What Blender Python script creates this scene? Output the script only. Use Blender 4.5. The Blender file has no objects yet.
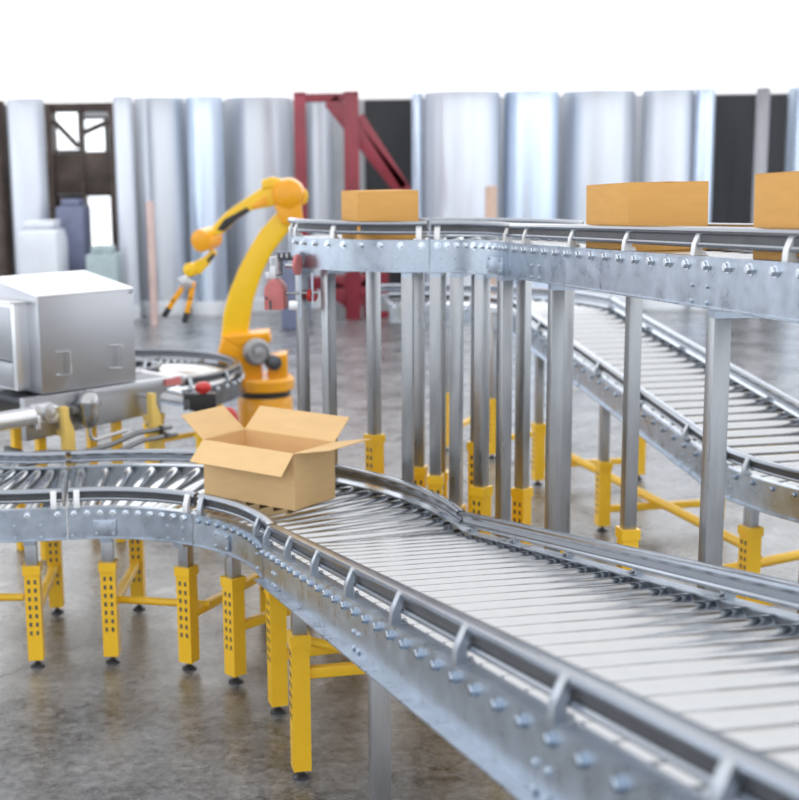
import bpy, bmesh, math, random
from mathutils import Vector, Matrix
random.seed(7)
sin, cos, pi = math.sin, math.cos, math.pi
SC = bpy.context.scene
COL = SC.collection

# ------------------------------------------------------------------ materials
def new_mat(name):
    m = bpy.data.materials.new(name); m.use_nodes = True
    nt = m.node_tree
    return m, nt, nt.nodes['Principled BSDF']

def mat(name, col, metal=0.0, rough=0.4, var=0.0, scale=8.0, rvar=0.0, coat=0.0, stretch=None, bump=0.0, spec=0.5):
    m, nt, b = new_mat(name)
    b.inputs['Metallic'].default_value = metal
    b.inputs['Roughness'].default_value = rough
    b.inputs['Specular IOR Level'].default_value = spec
    b.inputs['Coat Weight'].default_value = coat
    b.inputs['Base Color'].default_value = (*col, 1)
    tc = nt.nodes.new('ShaderNodeTexCoord')
    mp = nt.nodes.new('ShaderNodeMapping')
    nt.links.new(tc.outputs['Object'], mp.inputs['Vector'])
    if stretch: mp.inputs['Scale'].default_value = stretch
    no = nt.nodes.new('ShaderNodeTexNoise')
    no.inputs['Scale'].default_value = scale; no.inputs['Detail'].default_value = 6
    no.inputs['Roughness'].default_value = 0.65
    nt.links.new(mp.outputs[0], no.inputs['Vector'])
    if var > 0:
        cr = nt.nodes.new('ShaderNodeValToRGB')
        cr.color_ramp.elements[0].position = 0.3; cr.color_ramp.elements[1].position = 0.72
        cr.color_ramp.elements[0].color = (*[max(0, c * (1 - var)) for c in col], 1)
        cr.color_ramp.elements[1].color = (*[min(1, c * (1 + var)) for c in col], 1)
        nt.links.new(no.outputs['Fac'], cr.inputs['Fac'])
        nt.links.new(cr.outputs['Color'], b.inputs['Base Color'])
    if rvar > 0:
        mr = nt.nodes.new('ShaderNodeMapRange')
        mr.inputs['From Min'].default_value = 0.3; mr.inputs['From Max'].default_value = 0.7
        mr.inputs['To Min'].default_value = max(0.02, rough - rvar); mr.inputs['To Max'].default_value = rough + rvar
        nt.links.new(no.outputs['Fac'], mr.inputs['Value'])
        nt.links.new(mr.outputs[0], b.inputs['Roughness'])
    if bump > 0:
        bp = nt.nodes.new('ShaderNodeBump'); bp.inputs['Strength'].default_value = bump; bp.inputs['Distance'].default_value = 0.01
        nt.links.new(no.outputs['Fac'], bp.inputs['Height']); nt.links.new(bp.outputs[0], b.inputs['Normal'])
    return m

def emit(name, col, s):
    m, nt, b = new_mat(name)
    b.inputs['Base Color'].default_value = (*col, 1)
    b.inputs['Emission Color'].default_value = (*col, 1); b.inputs['Emission Strength'].default_value = s
    return m

M = {}
M['galv'] = mat('galvanised_steel', (.49, .55, .63), 1, .33, .20, 11, .10, bump=.03)
M['rail'] = mat('rail_aluminium', (.33, .365, .42), 1, .22, .04, 5, .04)
M['chrome'] = mat('roller_chrome', (.56, .58, .60), 1, .18, .03, 20, .05)
M['bolt'] = mat('bolt_zinc', (.74, .80, .87), 1, .22)
M['bolt_dark'] = mat('bolt_steel', (.42, .50, .60), 1, .15)
M['rivet'] = mat('rivet_zinc', (.55, .62, .70), 1, .3)
M['white_steel'] = mat('white_bracket_steel', (.82, .84, .86), .35, .38, .05, 10)
M['brk'] = mat('bracket_steel', (.50, .54, .59), 1, .36, .12, 14)
M['post'] = mat('post_steel', (.42, .43, .445), 1, .33, .16, 4, .08, stretch=(6, 6, .8))
M['yellow'] = mat('yellow_paint', (1.0, .585, .022), 0, .36, .05, 6, .06, coat=.2)
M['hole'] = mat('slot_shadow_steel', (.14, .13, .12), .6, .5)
M['pale_yellow'] = mat('pale_yellow_paint', (.86, .62, .17), 0, .4, .05, 6)
M['robot'] = mat('robot_orange', (.96, .42, .006), 0, .32, .06, 3, coat=.3)
M['robot_y'] = mat('robot_yellow', (.97, .60, .010), 0, .32, .05, 3, coat=.3)
M['loop'] = mat('loop_steel', (.17, .18, .205), 1, .3, .15, 8)
M['groove'] = mat('groove_shade', (.10, .105, .115), .2, .45, .2, 10)  # dark tone painting the shade inside the rail groove
M['black'] = mat('black_rubber', (.025, .026, .03), 0, .45, .2, 10)
M['dkmetal'] = mat('dark_steel', (.10, .11, .13), .7, .35, .2, 8)
M['card'] = mat('cardboard', (.76, .42, .13), 0, .75, .06, 5, bump=.02, stretch=(1, 1, 5), spec=.2)
M['card_new'] = mat('pale_cardboard', (.80, .555, .285), 0, .75, .05, 5, bump=.02, stretch=(1, 1, 5), spec=.2)
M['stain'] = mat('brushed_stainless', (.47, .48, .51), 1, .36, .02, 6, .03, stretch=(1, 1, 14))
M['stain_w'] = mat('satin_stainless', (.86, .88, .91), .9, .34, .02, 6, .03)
M['red'] = mat('red_plastic', (.55, .03, .03), 0, .35, .1, 8)
M['pink'] = mat('faded_red_paint', (.62, .20, .20), 0, .45, .12, 10)
M['gear'] = mat('gearbox_grey', (.40, .41, .43), .7, .35, .1, 10)
M['filter'] = mat('filter_steel', (.44, .45, .47), 1, .24, .05, 10)
M['pipe'] = mat('dull_pipe_steel', (.22, .225, .235), 1, .3, .1, 10)
M['silver'] = mat('cast_silver', (.62, .63, .65), .9, .32, .1, 10)

def floor_mat():
    m, nt, b = new_mat('polished_concrete')
    b.inputs['Coat Weight'].default_value = .75; b.inputs['Coat Roughness'].default_value = .36; b.inputs['Coat IOR'].default_value = 1.6
    tc = nt.nodes.new('ShaderNodeTexCoord')
    n1 = nt.nodes.new('ShaderNodeTexNoise'); n1.inputs['Scale'].default_value = 1.7; n1.inputs['Detail'].default_value = 9; n1.inputs['Roughness'].default_value = .62
    n2 = nt.nodes.new('ShaderNodeTexNoise'); n2.inputs['Scale'].default_value = 19; n2.inputs['Detail'].default_value = 6; n2.inputs['Roughness'].default_value = .75
    for n in (n1, n2): nt.links.new(tc.outputs['Object'], n.inputs['Vector'])
    mx = nt.nodes.new('ShaderNodeMath'); mx.operation = 'MULTIPLY_ADD'; mx.inputs[1].default_value = .55
    nt.links.new(n2.outputs['Fac'], mx.inputs[0])
    ml = nt.nodes.new('ShaderNodeMath'); ml.operation = 'MULTIPLY'; ml.inputs[1].default_value = .45
    nt.links.new(n1.outputs['Fac'], ml.inputs[0]); nt.links.new(ml.outputs[0], mx.inputs[2])
    cr = nt.nodes.new('ShaderNodeValToRGB')
    cr.color_ramp.elements[0].position = .40; cr.color_ramp.elements[0].color = (.022, .023, .025, 1)
    cr.color_ramp.elements[1].position = .62; cr.color_ramp.elements[1].color = (.25, .255, .265, 1)
    nt.links.new(mx.outputs[0], cr.inputs['Fac'])
    # expansion joints: thin dark saw cuts every 4 m
    sp = nt.nodes.new('ShaderNodeSeparateXYZ'); nt.links.new(tc.outputs['Object'], sp.inputs[0])
    ax = nt.nodes.new('ShaderNodeMath'); ax.operation = 'MULTIPLY'; ax.inputs[1].default_value = .788
    ay = nt.nodes.new('ShaderNodeMath'); ay.operation = 'MULTIPLY_ADD'; ay.inputs[1].default_value = -.616
    nt.links.new(sp.outputs[0], ax.inputs[0]); nt.links.new(sp.outputs[1], ay.inputs[0]); nt.links.new(ax.outputs[0], ay.inputs[2])
    off = nt.nodes.new('ShaderNodeMath'); off.operation = 'ADD'; off.inputs[1].default_value = 5.56
    nt.links.new(ay.outputs[0], off.inputs[0])
    pp = nt.nodes.new('ShaderNodeMath'); pp.operation = 'PINGPONG'; pp.inputs[1].default_value = 2.0
    nt.links.new(off.outputs[0], pp.inputs[0])
    lt = nt.nodes.new('ShaderNodeMath'); lt.operation = 'LESS_THAN'; lt.inputs[1].default_value = .008
    nt.links.new(pp.outputs[0], lt.inputs[0])
    mc = nt.nodes.new('ShaderNodeMix'); mc.data_type = 'RGBA'
    nt.links.new(lt.outputs[0], mc.inputs['Factor']); nt.links.new(cr.outputs['Color'], mc.inputs['A'])
    mc.inputs['B'].default_value = (.05, .05, .05, 1)
    nt.links.new(mc.outputs['Result'], b.inputs['Base Color'])
    n3 = nt.nodes.new('ShaderNodeTexNoise'); n3.inputs['Scale'].default_value = 1.6; n3.inputs['Detail'].default_value = 8; n3.inputs['Roughness'].default_value = .7
    nt.links.new(tc.outputs['Object'], n3.inputs['Vector'])
    mr = nt.nodes.new('ShaderNodeMapRange'); mr.inputs['From Min'].default_value = .35; mr.inputs['From Max'].default_value = .65
    mr.inputs['To Min'].default_value = .16; mr.inputs['To Max'].default_value = .5
    nt.links.new(n3.outputs['Fac'], mr.inputs['Value']); nt.links.new(mr.outputs[0], b.inputs['Roughness'])
    mw = nt.nodes.new('ShaderNodeMapRange'); mw.inputs['From Min'].default_value = .42; mw.inputs['From Max'].default_value = .62; mw.inputs['To Min'].default_value = .35; mw.inputs['To Max'].default_value = 1
    nt.links.new(n3.outputs['Fac'], mw.inputs['Value']); nt.links.new(mw.outputs[0], b.inputs['Coat Weight'])
    mk = nt.nodes.new('ShaderNodeMapRange'); mk.inputs['From Min'].default_value = .42; mk.inputs['From Max'].default_value = .62; mk.inputs['To Min'].default_value = .45; mk.inputs['To Max'].default_value = .22
    nt.links.new(n3.outputs['Fac'], mk.inputs['Value']); nt.links.new(mk.outputs[0], b.inputs['Coat Roughness'])
    bp = nt.nodes.new('ShaderNodeBump'); bp.inputs['Strength'].default_value = .15; bp.inputs['Distance'].default_value = .01
    nt.links.new(n2.outputs['Fac'], bp.inputs['Height']); nt.links.new(bp.outputs[0], b.inputs['Normal'])
    return m
M['floor'] = floor_mat()

# ------------------------------------------------------------------ mesh builder
class MB:
    def __init__(s): s.v = []; s.f = []; s.mi = []
    def add(s, vs, fs, k=0):
        o = len(s.v); s.v += [tuple(x) for x in vs]; s.f += [tuple(i + o for i in f) for f in fs]; s.mi += [k] * len(fs); return s
    def box(s, c, size, rz=0, k=0, mtx=None):
        hx, hy, hz = [a / 2 for a in size]
        vs = [Vector((x, y, z)) for x in (-hx, hx) for y in (-hy, hy) for z in (-hz, hz)]
        R = mtx if mtx is not None else Matrix.Rotation(rz, 3, 'Z')
        vs = [R @ v + Vector(c) for v in vs]
        return s.add(vs, [(0, 1, 3, 2), (4, 6, 7, 5), (0, 4, 5, 1), (2, 3, 7, 6), (0, 2, 6, 4), (1, 5, 7, 3)], k)
    def lathe(s, prof, base, axis=(0, 0, 1), n=24, k=0):
        a = Vector(axis).normalized(); q = a.to_track_quat('Z', 'Y'); b = Vector(base)
        vs = []
        for (r, h) in prof:
            for i in range(n):
                t = 2 * pi * i / n; vs.append(b + q @ Vector((r * cos(t), r * sin(t), h)))
        fs = []
        for j in range(len(prof) - 1):
            for i in range(n):
                fs.append((j * n + i, j * n + (i + 1) % n, (j + 1) * n + (i + 1) % n, (j + 1) * n + i))
        fs.append(tuple(range(n))[::-1]); fs.append(tuple((len(prof) - 1) * n + i for i in range(n)))
        return s.add(vs, fs, k)
    def cyl(s, a, b, r, n=16, k=0, r2=None, bev=0):
        a = Vector(a); b = Vector(b); L = (b - a).length; r2 = r if r2 is None else r2
        p = [(r, 0), (r2, L)] if not bev else [(r - bev, 0), (r, bev), (r2, L - bev), (r2 - bev, L)]
        return s.lathe(p, a, b - a, n, k)
    def tube(s, pts, r, n=10, k=0):
        pts = [Vector(p) for p in pts]; vs = []; fs = []
        for i, p in enumerate(pts):
            t = (pts[min(i + 1, len(pts) - 1)] - pts[max(i - 1, 0)]).normalized()
            q = t.to_track_quat('Z', 'Y')
            for j in range(n):
                a = 2 * pi * j / n; vs.append(p + q @ Vector((r * cos(a), r * sin(a), 0)))
        # keep rings aligned
        for i in range(1, len(pts)):
            ring0 = vs[(i - 1) * n:i * n]; ring = vs[i * n:(i + 1) * n]
            best = min(range(n), key=lambda sft: sum((ring[(j + sft) % n] - pts[i] - ring0[j] + pts[i - 1]).length for j in range(n)))
            vs[i * n:(i + 1) * n] = [ring[(j + best) % n] for j in range(n)]
        for i in range(len(pts) - 1):
            for j in range(n): fs.append((i * n + j, i * n + (j + 1) % n, (i + 1) * n + (j + 1) % n, (i + 1) * n + j))
        fs.append(tuple(range(n))); fs.append(tuple((len(pts) - 1) * n + j for j in range(n)))
        return s.add(vs, fs, k)
    def prism(s, poly, fn, a, b, k=0):
        n = len(poly)
        vs = [fn(x, y, a) for x, y in poly] + [fn(x, y, b) for x, y in poly]
        fs = [tuple(range(n)), tuple(range(n, 2 * n))] + [(i, (i + 1) % n, n + (i + 1) % n, n + i) for i in range(n)]
        return s.add(vs, fs, k)
    def sweep(s, prof, fn, us, k=0):
        n = len(prof); vs = [fn(u, o, z) for u in us for o, z in prof]; fs = []
        for i in range(len(us) - 1):
            for j in range(n):
                fs.append((i * n + j, i * n + (j + 1) % n, (i + 1) * n + (j + 1) % n, (i + 1) * n + j))
        fs.append(tuple(range(n))); fs.append(tuple((len(us) - 1) * n + j for j in range(n)))
        return s.add(vs, fs, k)
    def mesh(s, name, mats, base=(0, 0, 0), bevel=0, seg=2, smooth=35):
        me = bpy.data.meshes.new(name)
        b = Vector(base)
        me.from_pydata([tuple(Vector(v) - b) for v in s.v], [], s.f)
        if not isinstance(mats, (list, tuple)): mats = [mats]
        for m in mats: me.materials.append(m)
        me.polygons.foreach_set('material_index', s.mi)
        bm = bmesh.new(); bm.from_mesh(me)
        bmesh.ops.recalc_face_normals(bm, faces=bm.faces)
        if bevel > 0:
            ed = [e for e in bm.edges if len(e.link_faces) == 2 and e.calc_face_angle(0) > .6]
            bmesh.ops.bevel(bm, geom=ed, offset=bevel, segments=seg, affect='EDGES', profile=.6, clamp_overlap=True)
        bm.to_mesh(me); bm.free()
        me.polygons.foreach_set('use_smooth', [True] * len(me.polygons))
        me.set_sharp_from_angle(angle=math.radians(smooth))
        me.update()
        return me

def put(name, me, parent=None, loc=(0, 0, 0), rot=None):
    o = bpy.data.objects.new(name, me); COL.objects.link(o)
    if parent is not None: o.parent = parent
    o.location = loc
    if rot is not None: o.rotation_euler = rot
    return o

def tag(o, label=None, cat=None, group=None, kind=None):
    if label: o['label'] = label
    if cat: o['category'] = cat
    if group: o['group'] = group
    if kind: o['kind'] = kind
    return o

def thing(name, label, cat, loc=(0, 0, 0), group=None):
    o = bpy.data.objects.new(name, None); o.empty_display_size = .1; COL.objects.link(o)
    o.location = loc
    return tag(o, label, cat, group)

def part(name, mb, mats, root, bevel=0, label=None, base=None, smooth=35, seg=2):
    """mesh given in world coordinates, parented to a root whose rotation is zero"""
    off = Vector((0, 0, 0)); p = root
    while p is not None: off += Vector(p.location); p = p.parent
    o = put(name, mb.mesh(name, mats, off, bevel, seg, smooth), root)
    if label: o['label'] = label
    return o

def solo(name, mb, mats, label, cat, loc, group=None, bevel=0, smooth=35):
    o = put(name, mb.mesh(name, mats, loc, bevel, 2, smooth)); o.location = loc
    return tag(o, label, cat, group)

def struct(name, mb, mats, bevel=0):
    return tag(put(name, mb.mesh(name, mats, (0, 0, 0), bevel)), kind='structure')

# ------------------------------------------------------------------ conveyor geometry
class Right:      # arc turning right; front (viewer's) side is the inner radius
    def __init__(s, cx, cy, r, z, u0, u1): s.c = (cx, cy); s.r = r; s.z = z; s.u0 = u0; s.u1 = u1
    def P(s, t, o=0, dz=0): return Vector((s.c[0] + (s.r + o) * sin(t), s.c[1] + (s.r + o) * cos(t), s.z + dz))
    def head(s, t): return t
class Left:       # arc turning left; front side is the outer radius
    def __init__(s, cx, cy, R, z, u0, u1): s.c = (cx, cy); s.R = R; s.z = z; s.u0 = u0; s.u1 = u1
    def P(s, t, o=0, dz=0): return Vector((s.c[0] - (s.R - o) * sin(t), s.c[1] - (s.R - o) * cos(t), s.z + dz))
    def head(s, t): return t
class Line:
    def __init__(s, P0, t, slope, u0, u1): s.p = Vector(P0); s.t = t; s.sl = slope; s.u0 = u0; s.u1 = u1
    def P(s, u, o=0, dz=0): return s.p + Vector((u * cos(s.t) + o * sin(s.t), -u * sin(s.t) + o * cos(s.t), u * s.sl + dz))
    def head(s, u): return s.t

def hexbolt(r, h, mt, name):
    b = MB(); b.lathe([(r * 1.25, 0), (r * 1.25, .003)], (0, 0, 0), (0, -1, 0), 14)
    b.lathe([(r, .003), (r, h * .8), (r * .75, h)], (0, 0, 0), (0, -1, 0), 6)
    return b.mesh(name, mt, smooth=20)
BOLT = hexbolt(.0160, .018, M['bolt'], 'bolt'); BOLTD = hexbolt(.0135, .018, M['bolt_dark'], 'bolt')
RIVET = hexbolt(.0075, .009, M['rivet'], 'rivet')
ROLL = {}
def roller_mesh(L, r):
    key = (round(L, 3), r)
    if key not in ROLL:
        b = MB(); b.lathe([(r - .006, 0), (r, .006), (r, L - .006), (r - .006, L)], (0, 0, 0), (0, 1, 0), 28)
        b.cyl((0, -.052, 0), (0, .002, 0), .009, 10, 1); b.cyl((0, L - .002, 0), (0, L + .052, 0), .009, 10, 1)
        ROLL[key] = b.mesh('roller', [M['chrome'], M['dkmetal']])
    return ROLL[key]
def bracket_mesh(mt, name):
    poly = [(-.004, 0), (-.004, .010), (-.001, .040), (.022, .094), (.040, .094), (.040, .080), (.026, .040), (.030, .006), (.048, .006), (.048, 0)]
    b = MB(); b.prism(poly, lambda x, y, t: (t, x, y), -.016, .016)
    b.lathe([(.008, .006), (.008, .013), (.005, .015)], (0, .040, 0), (0, 0, 1), 6)
    return b.mesh(name, mt, bevel=.002, seg=1)
BRK = bracket_mesh(M['brk'], 'rail_bracket'); BRKW = bracket_mesh(M['white_steel'], 'rail_bracket')

def rail_profile(o0):
    P = [(-.004, .086), (.000, .095), (.010, .100), (.038, .100), (.047, .095), (.050, .086), (.047, .076), (.040, .072), (.026, .071), (.026, .047),
         (.034, .046), (.038, .040), (.037, .033), (.032, .029), (.004, .029), (-.001, .033), (-.002, .040), (.003, .046), (.018, .047), (.018, .071), (.006, .072), (-.002, .077)]
    return [(o0 + a, z) for a, z in P]

def section(name, label, mod, w, h, fl, bolts, rollers, brackets, group=None, white=False, splices=(), rivets=(), steps=None, back_fl=.015, brackets_b=None, rail_gap=(.0, .0), rr=.030, ro=.030, fm='galv', rlm='rail', bolt=None):
    u0, u1 = mod.u0, mod.u1
    mid = mod.P((u0 + u1) / 2, w / 2, -h)
    root = thing(name, label, 'conveyor', mid, group)
    N = steps or (2 if isinstance(mod, Line) else max(6, int(abs(u1 - u0) / .05)))
    us = [u0 + (u1 - u0) * i / (N - 1 if N > 2 else 1) for i in range(N if N > 2 else 2)]
    def frame(o_sign, fl_):
        pr = [(-fl_, -h), (-fl_, -h + .006), (0, -h + .006), (0, 0), (.052, 0), (.052, -.006), (.006, -.006), (.006, -h)]
        return pr if o_sign > 0 else [(w - a, z) for a, z in pr]
    part('side_frame', MB().sweep(frame(1, fl), mod.P, us), M[fm], root)
    part('side_frame', MB().sweep(frame(-1, back_fl), mod.P, us), M[fm], root)
    du = (u1 - u0)
    ur = [u0 + du * rail_gap[0] + (du * (1 - rail_gap[0] - rail_gap[1])) * i / (len(us) - 1) for i in range(len(us))]
    strip = [(ro + .013, .0475), (ro + .013, .0705), (ro + .0185, .0705), (ro + .0185, .0475)]  # thin dark strip stands in for shade between the rail beads
    for fl_ in (0, 1):
        g = part('guide_rail', MB().sweep([(w - a, z) if fl_ else (a, z) for a, z in rail_profile(ro)], mod.P, ur), M[rlm], root)
        part('groove_shade_strip', MB().sweep([(w - a, z) if fl_ else (a, z) for a, z in strip], mod.P, ur), M['groove'], g, label='dark strip standing for the shade in the rail groove')
    def loc(u, o, dz): return mod.P(u, o, dz) - mid
    rm = roller_mesh(w - .116, rr)
    for u in rollers: put('roller', rm, root, loc(u, .058, -rr - .005), (0, 0, -mod.head(u)))
    for u in bolts: put('bolt', bolt or BOLT, root, loc(u, 0, -.030), (0, 0, -mod.head(u)))
    bk = BRKW if white else BRK
    for u in brackets: put('rail_bracket', bk, root, loc(u, 0, 0), (0, 0, -mod.head(u)))
    for u in (brackets if brackets_b is None else brackets_b): put('rail_bracket', bk, root, loc(u, w, 0), (0, 0, pi - mod.head(u)))
    for (ua, ub, za, zb) in splices:
        b = MB(); uu = [ua + (ub - ua) * i / 4 for i in range(5)]
        b.sweep([(-.012, za), (-.012, zb), (.001, zb), (.001, za)], mod.P, uu)
        sp = part('splice_plate', b, M['galv'], root, bevel=.004)
        for uu_ in (ua + (ub - ua) * .12, ub - (ub - ua) * .12):
            for zz in (za + .014, zb - .014): put('rivet', RIVET, sp, loc(uu_, -.012, zz), (0, 0, -mod.head(uu_)))
    for (u, dz) in rivets: put('rivet', RIVET, root, loc(u, 0, dz), (0, 0, -mod.head(u)))
    return root

def frange(a, b, st):
    out = []; x = a
    while (x < b - 1e-6) if st > 0 else (x > b + 1e-6): out.append(x); x += st
    return out

def sleeve_mb(x, y, z0, z1, t, sz, holes=True):
    b = MB(); R = Matrix.Rotation(-t, 3, 'Z')
    b.box((x, y, (z0 + z1) / 2), (sz, sz, z1 - z0), -t)
    return b, R

def stand(label, F, B, zF, zB, sl, t, bot=.045, sz=.088, ps=.062, brace=.31, group='', slB=None, collar=True, extra=None, nm='support_stand', beam=True, top=.03, single=False):
    """pair of legs: yellow punched sleeves with grey posts, levelling feet, round cross brace"""
    mid = ((F[0] + B[0]) / 2, (F[1] + B[1]) / 2, 0) if not single else (F[0], F[1], 0)
    root = thing(nm, label, 'stand', mid, group)
    R = Matrix.Rotation(-t, 3, 'Z')
    for (x, y), zt, s1 in ((F, zF, sl), (B, zB, slB or sl))[:1 if single else 2]:
        b = MB(); b.box((x, y, (bot + s1) / 2), (sz, sz, s1 - bot), -t)
        if collar: b.box((x, y, s1 - .02), (sz * 1.16, sz * 1.16, .05), -t)
        hb = b
        nh = max(4, min(7, int((s1 - bot - .15) / .045)))
        for side in range(4):
            q = R @ Matrix.Rotation(side * pi / 2, 3, 'Z')
            if side % 2: continue
            for i in range(nh):
                for cx_ in (-.017, .017):
                    c = q @ Vector((cx_, -sz / 2, 0)) + Vector((x, y, s1 - .085 - i * .048))
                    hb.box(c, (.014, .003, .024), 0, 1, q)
        part('leg_sleeve', b, [M['yellow'], M['hole']], root)
        part('inner_post', MB().box((x, y, (s1 - .05 + zt - .028) / 2), (ps, ps, zt - .028 - s1 + .05), -t), M['post'], root, bevel=.003)
        fb = MB(); fb.lathe([(.040, 0), (.040, .008), (.022, .018), (.012, .022), (.012, .05)], (x, y, 0), (0, 0, 1), 20)
        part('levelling_foot', fb, M['dkmetal'], root)
    if single:
        part('top_plate', MB().box((F[0], F[1], zF - .016), (sz, sz, .026), -t), M['galv'], root)
        return root
    d = (Vector((B[0], B[1], 0)) - Vector((F[0], F[1], 0))).normalized()
    bF, bB = Vector((F[0], F[1], zF)), Vector((B[0], B[1], zB))
    if top is not None: bF, bB = bF - d * top, bB + d * top
    tb = MB(); tb.box((bF + bB) / 2 + Vector((0, 0, -.016)), ((bB - bF).length, ps * .95, .026), math.atan2(d.y, d.x)); part('top_beam', tb, M['galv'], root)
    a = Vector((F[0], F[1], brace)) + d * (sz / 2 - .004); c = Vector((B[0], B[1], brace)) - d * (sz / 2 - .004)
    if beam:
        bb = MB(); ang = math.atan2(d.y, d.x)
        bb.box((a + c) / 2, ((c - a).length, .05, .05), ang)
        part('cross_brace', bb, M['yellow'], root, bevel=.012, seg=3)
    return root

# ------------------------------------------------------------------ the lower line
W1, H1 = 1.0518, .170
AX, AY, AR, AZ = -1.2134, 5.9626, .9263, .9007
TJ = 1.3796; TA0, TAB = -.1763, .5959
RoL = AR + W1
LCX, LCY = AX + (AR + RoL) * sin(TA0), AY + (AR + RoL) * cos(TA0)
G = 'roller conveyor sections of the low line'
mL = Left(LCX, LCY, RoL, AZ, .62, TA0 + .002)
section('conveyor_section', 'low roller conveyor curve at the left edge, below the steel cabinet', mL, W1, H1, .010,
        frange(-.151, .6, .080), frange(-.151, .6, .080), [-.142, .17, .42], G, True, rr=.0345, splices=(), rivets=[(-.105, -.085), (-.105, -.150), (-.035, -.085), (-.035, -.150)], rail_gap=(0, .012))
mA = Right(AX, AY, AR, AZ, TA0 + .002, TAB - .002)
section('conveyor_section', 'low roller conveyor curve left of the open carton, with a small cover plate', mA, W1, H1, .010,
        frange(-.137, .58, .0745), frange(-.137, .58, .0745), [-.119, .545], G, True, rr=.0345, splices=[(-.028, .105, -.155, -.065)], rivets=[(.42, -.085), (.42, -.15), (.525, -.085), (.525, -.15), (-.15, -.15)], rail_gap=(.012, .012))
mB = Right(AX, AY, AR, AZ, TAB + .002, TJ - .002)
section('conveyor_section', 'low roller conveyor curve under the open cardboard carton, joining the rising section', mB, W1, H1, .010,
        frange(.643, 1.36, .0735), frange(.643, 1.36, .0735), [.645, 1.20], G, False, bolt=BOLTD, rr=.0345, splices=[(.772, .905, -.150, -.06)], rivets=[(1.25, -.08), (1.25, -.15)], rail_gap=(.015, .01))
JM = (AX + AR * sin(TJ), AY + AR * cos(TJ), AZ)
mM = Line(JM, TJ, .1940, .012, 4.75)
P1 = .1581
bl = frange(.045, 4.7, P1)
section('conveyor_section', 'wide bright roller conveyor rising toward the lower right in the foreground', mM, W1, H1, .045,
        bl, bl, [.05] + frange(.667, 4.7, .6325), G, False, rivets=[(u + du, dz) for u in (.33, 2.07, 3.75) for du in (0, .07) for dz in (-.10, -.155)], back_fl=.03, rr=.039, bolt=BOLTD)

GS = 'yellow stands of the low line'
def lp(mod, u, o): v = mod.P(u, o); return (v.x, v.y)
zb = AZ - H1
def low_stand(label, mod, u, brace=.30, sl=.575, uB=None, sz=.082):
    return stand(label, lp(mod, u, .085), lp(mod, u if uB is None else uB, W1 - .085), mod.P(u, .05, -H1).z - .001, mod.P(u if uB is None else uB, W1 - .05, -H1).z - .001, sl, mod.head(u), brace=brace, group=GS, sz=sz, top=.07)
low_stand('yellow stand with punched legs, leftmost under the low conveyor curve', mL, -.070)
low_stand('yellow stand with punched legs under the curve with the cover plate, left of centre', mA, .030)
low_stand('yellow stand with punched legs under the left corner of the open carton', mA, .478)
low_stand('yellow stand with punched legs under the front of the carton curve, nearest the rising section', mB, .805)
low_stand('short yellow stand tucked where the curve meets the rising conveyor', mB, 1.27, sl=.66)
def main_stand(label, s, sl, brace=.30):
    return stand(label, lp(mM, s, .065), lp(mM, s, W1 - .065), mM.P(s - .035, .06, -H1).z + .001, mM.P(s - .035, .06, -H1).z + .001, sl, TJ, brace=brace, group=GS, top=.05, sz=.080)
st = main_stand('yellow stand under the low end of the rising roller conveyor', .62, .67, .49)
# diagonal brace of that stand
fx = Vector((*lp(mM, .62, .06), .65)); bx = Vector((*lp(mM, .62, W1 - .1), .36))
part('diagonal_brace', MB().tube([fx + (bx - fx) * .06, bx], .022, 12), M['yellow'], st)
main_stand('stand with a grey post under the middle of the rising roller conveyor', 2.14, .60)
main_stand('stand under the near end of the rising roller conveyor', 4.1, .75)
# long tie bar between two low stands
solo('tie_bar', MB().tube([(-1.165, 7.11, .315), (-.64, 6.995, .315)], .022, 12), M['yellow'], 'round yellow tie bar between two stands under the low curve, left of the open carton', 'bar', (-.88, 7.04, .315))
solo('tie_bar', MB().tube([(-1.70, 7.17, .315), (-2.35, 7.19, .315)], .022, 12), M['yellow'], 'short visible end of a round yellow tie bar at the left edge', 'bar', (-2.0, 7.18, .315))

# ------------------------------------------------------------------ the high line
UX, UY, UR, UZ, UT0, UT1, USL, UH, UW = .5478, 6.7804, .4115, 2.2781, .0888, 1.4255, .0374, .1736, .4518
URo = UR + UW
UCX, UCY = UX + (UR + URo) * sin(UT0), UY + (UR + URo) * cos(UT0)
G2 = 'roller conveyor sections of the high line'
uL = Left(UCX, UCY, URo, UZ, 1.46, UT0 + .003)
section('conveyor_section', 'end curve of the high conveyor, carrying the smallest carton beside the drive motor', uL, UW, UH, .012,
        frange(.139, 1.3, .1335), frange(.139, 1.42, .1335), [1.36, 1.23, .769, .157], G2, True, rivets=[(u, z) for u in (.19, .30) for z in (-.095, -.150)], splices=[], rail_gap=(.0, .01), rr=.028, ro=.004)
uA = Right(UX, UY, UR, UZ, UT0 + .003, UT1 - .003)
section('conveyor_section', 'tight middle curve of the high conveyor with closely spaced bolts', uA, UW, UH, .012,
        frange(.187, 1.42, .127), frange(.187, 1.42, .127), [.185, 1.30], G2, True, rivets=[(u, z) for u in (.22, .42) for z in (-.095, -.150)], splices=[(.93, 1.30, -.165, -.075)], rail_gap=(.01, .01), rr=.028, ro=.004)
JU = (UX + UR * sin(UT1), UY + UR * cos(UT1), UZ)
uM = Line(JU, UT1, USL, .006, 4.2)
bl = frange(.128, 4.15, .1608)
section('conveyor_section', 'straight high conveyor running off the right edge, carrying two cartons', uM, UW, UH, .016,
        bl, bl, [.268] + frange(.96, 4.1, .652), G2, True, rivets=[(u + du, z) for u in (.42, 2.27) for du in (0, .12) for z in (-.10, -.155)], rr=.032, ro=.004)
G3 = 'tall grey posts carrying the high conveyor'
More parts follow.
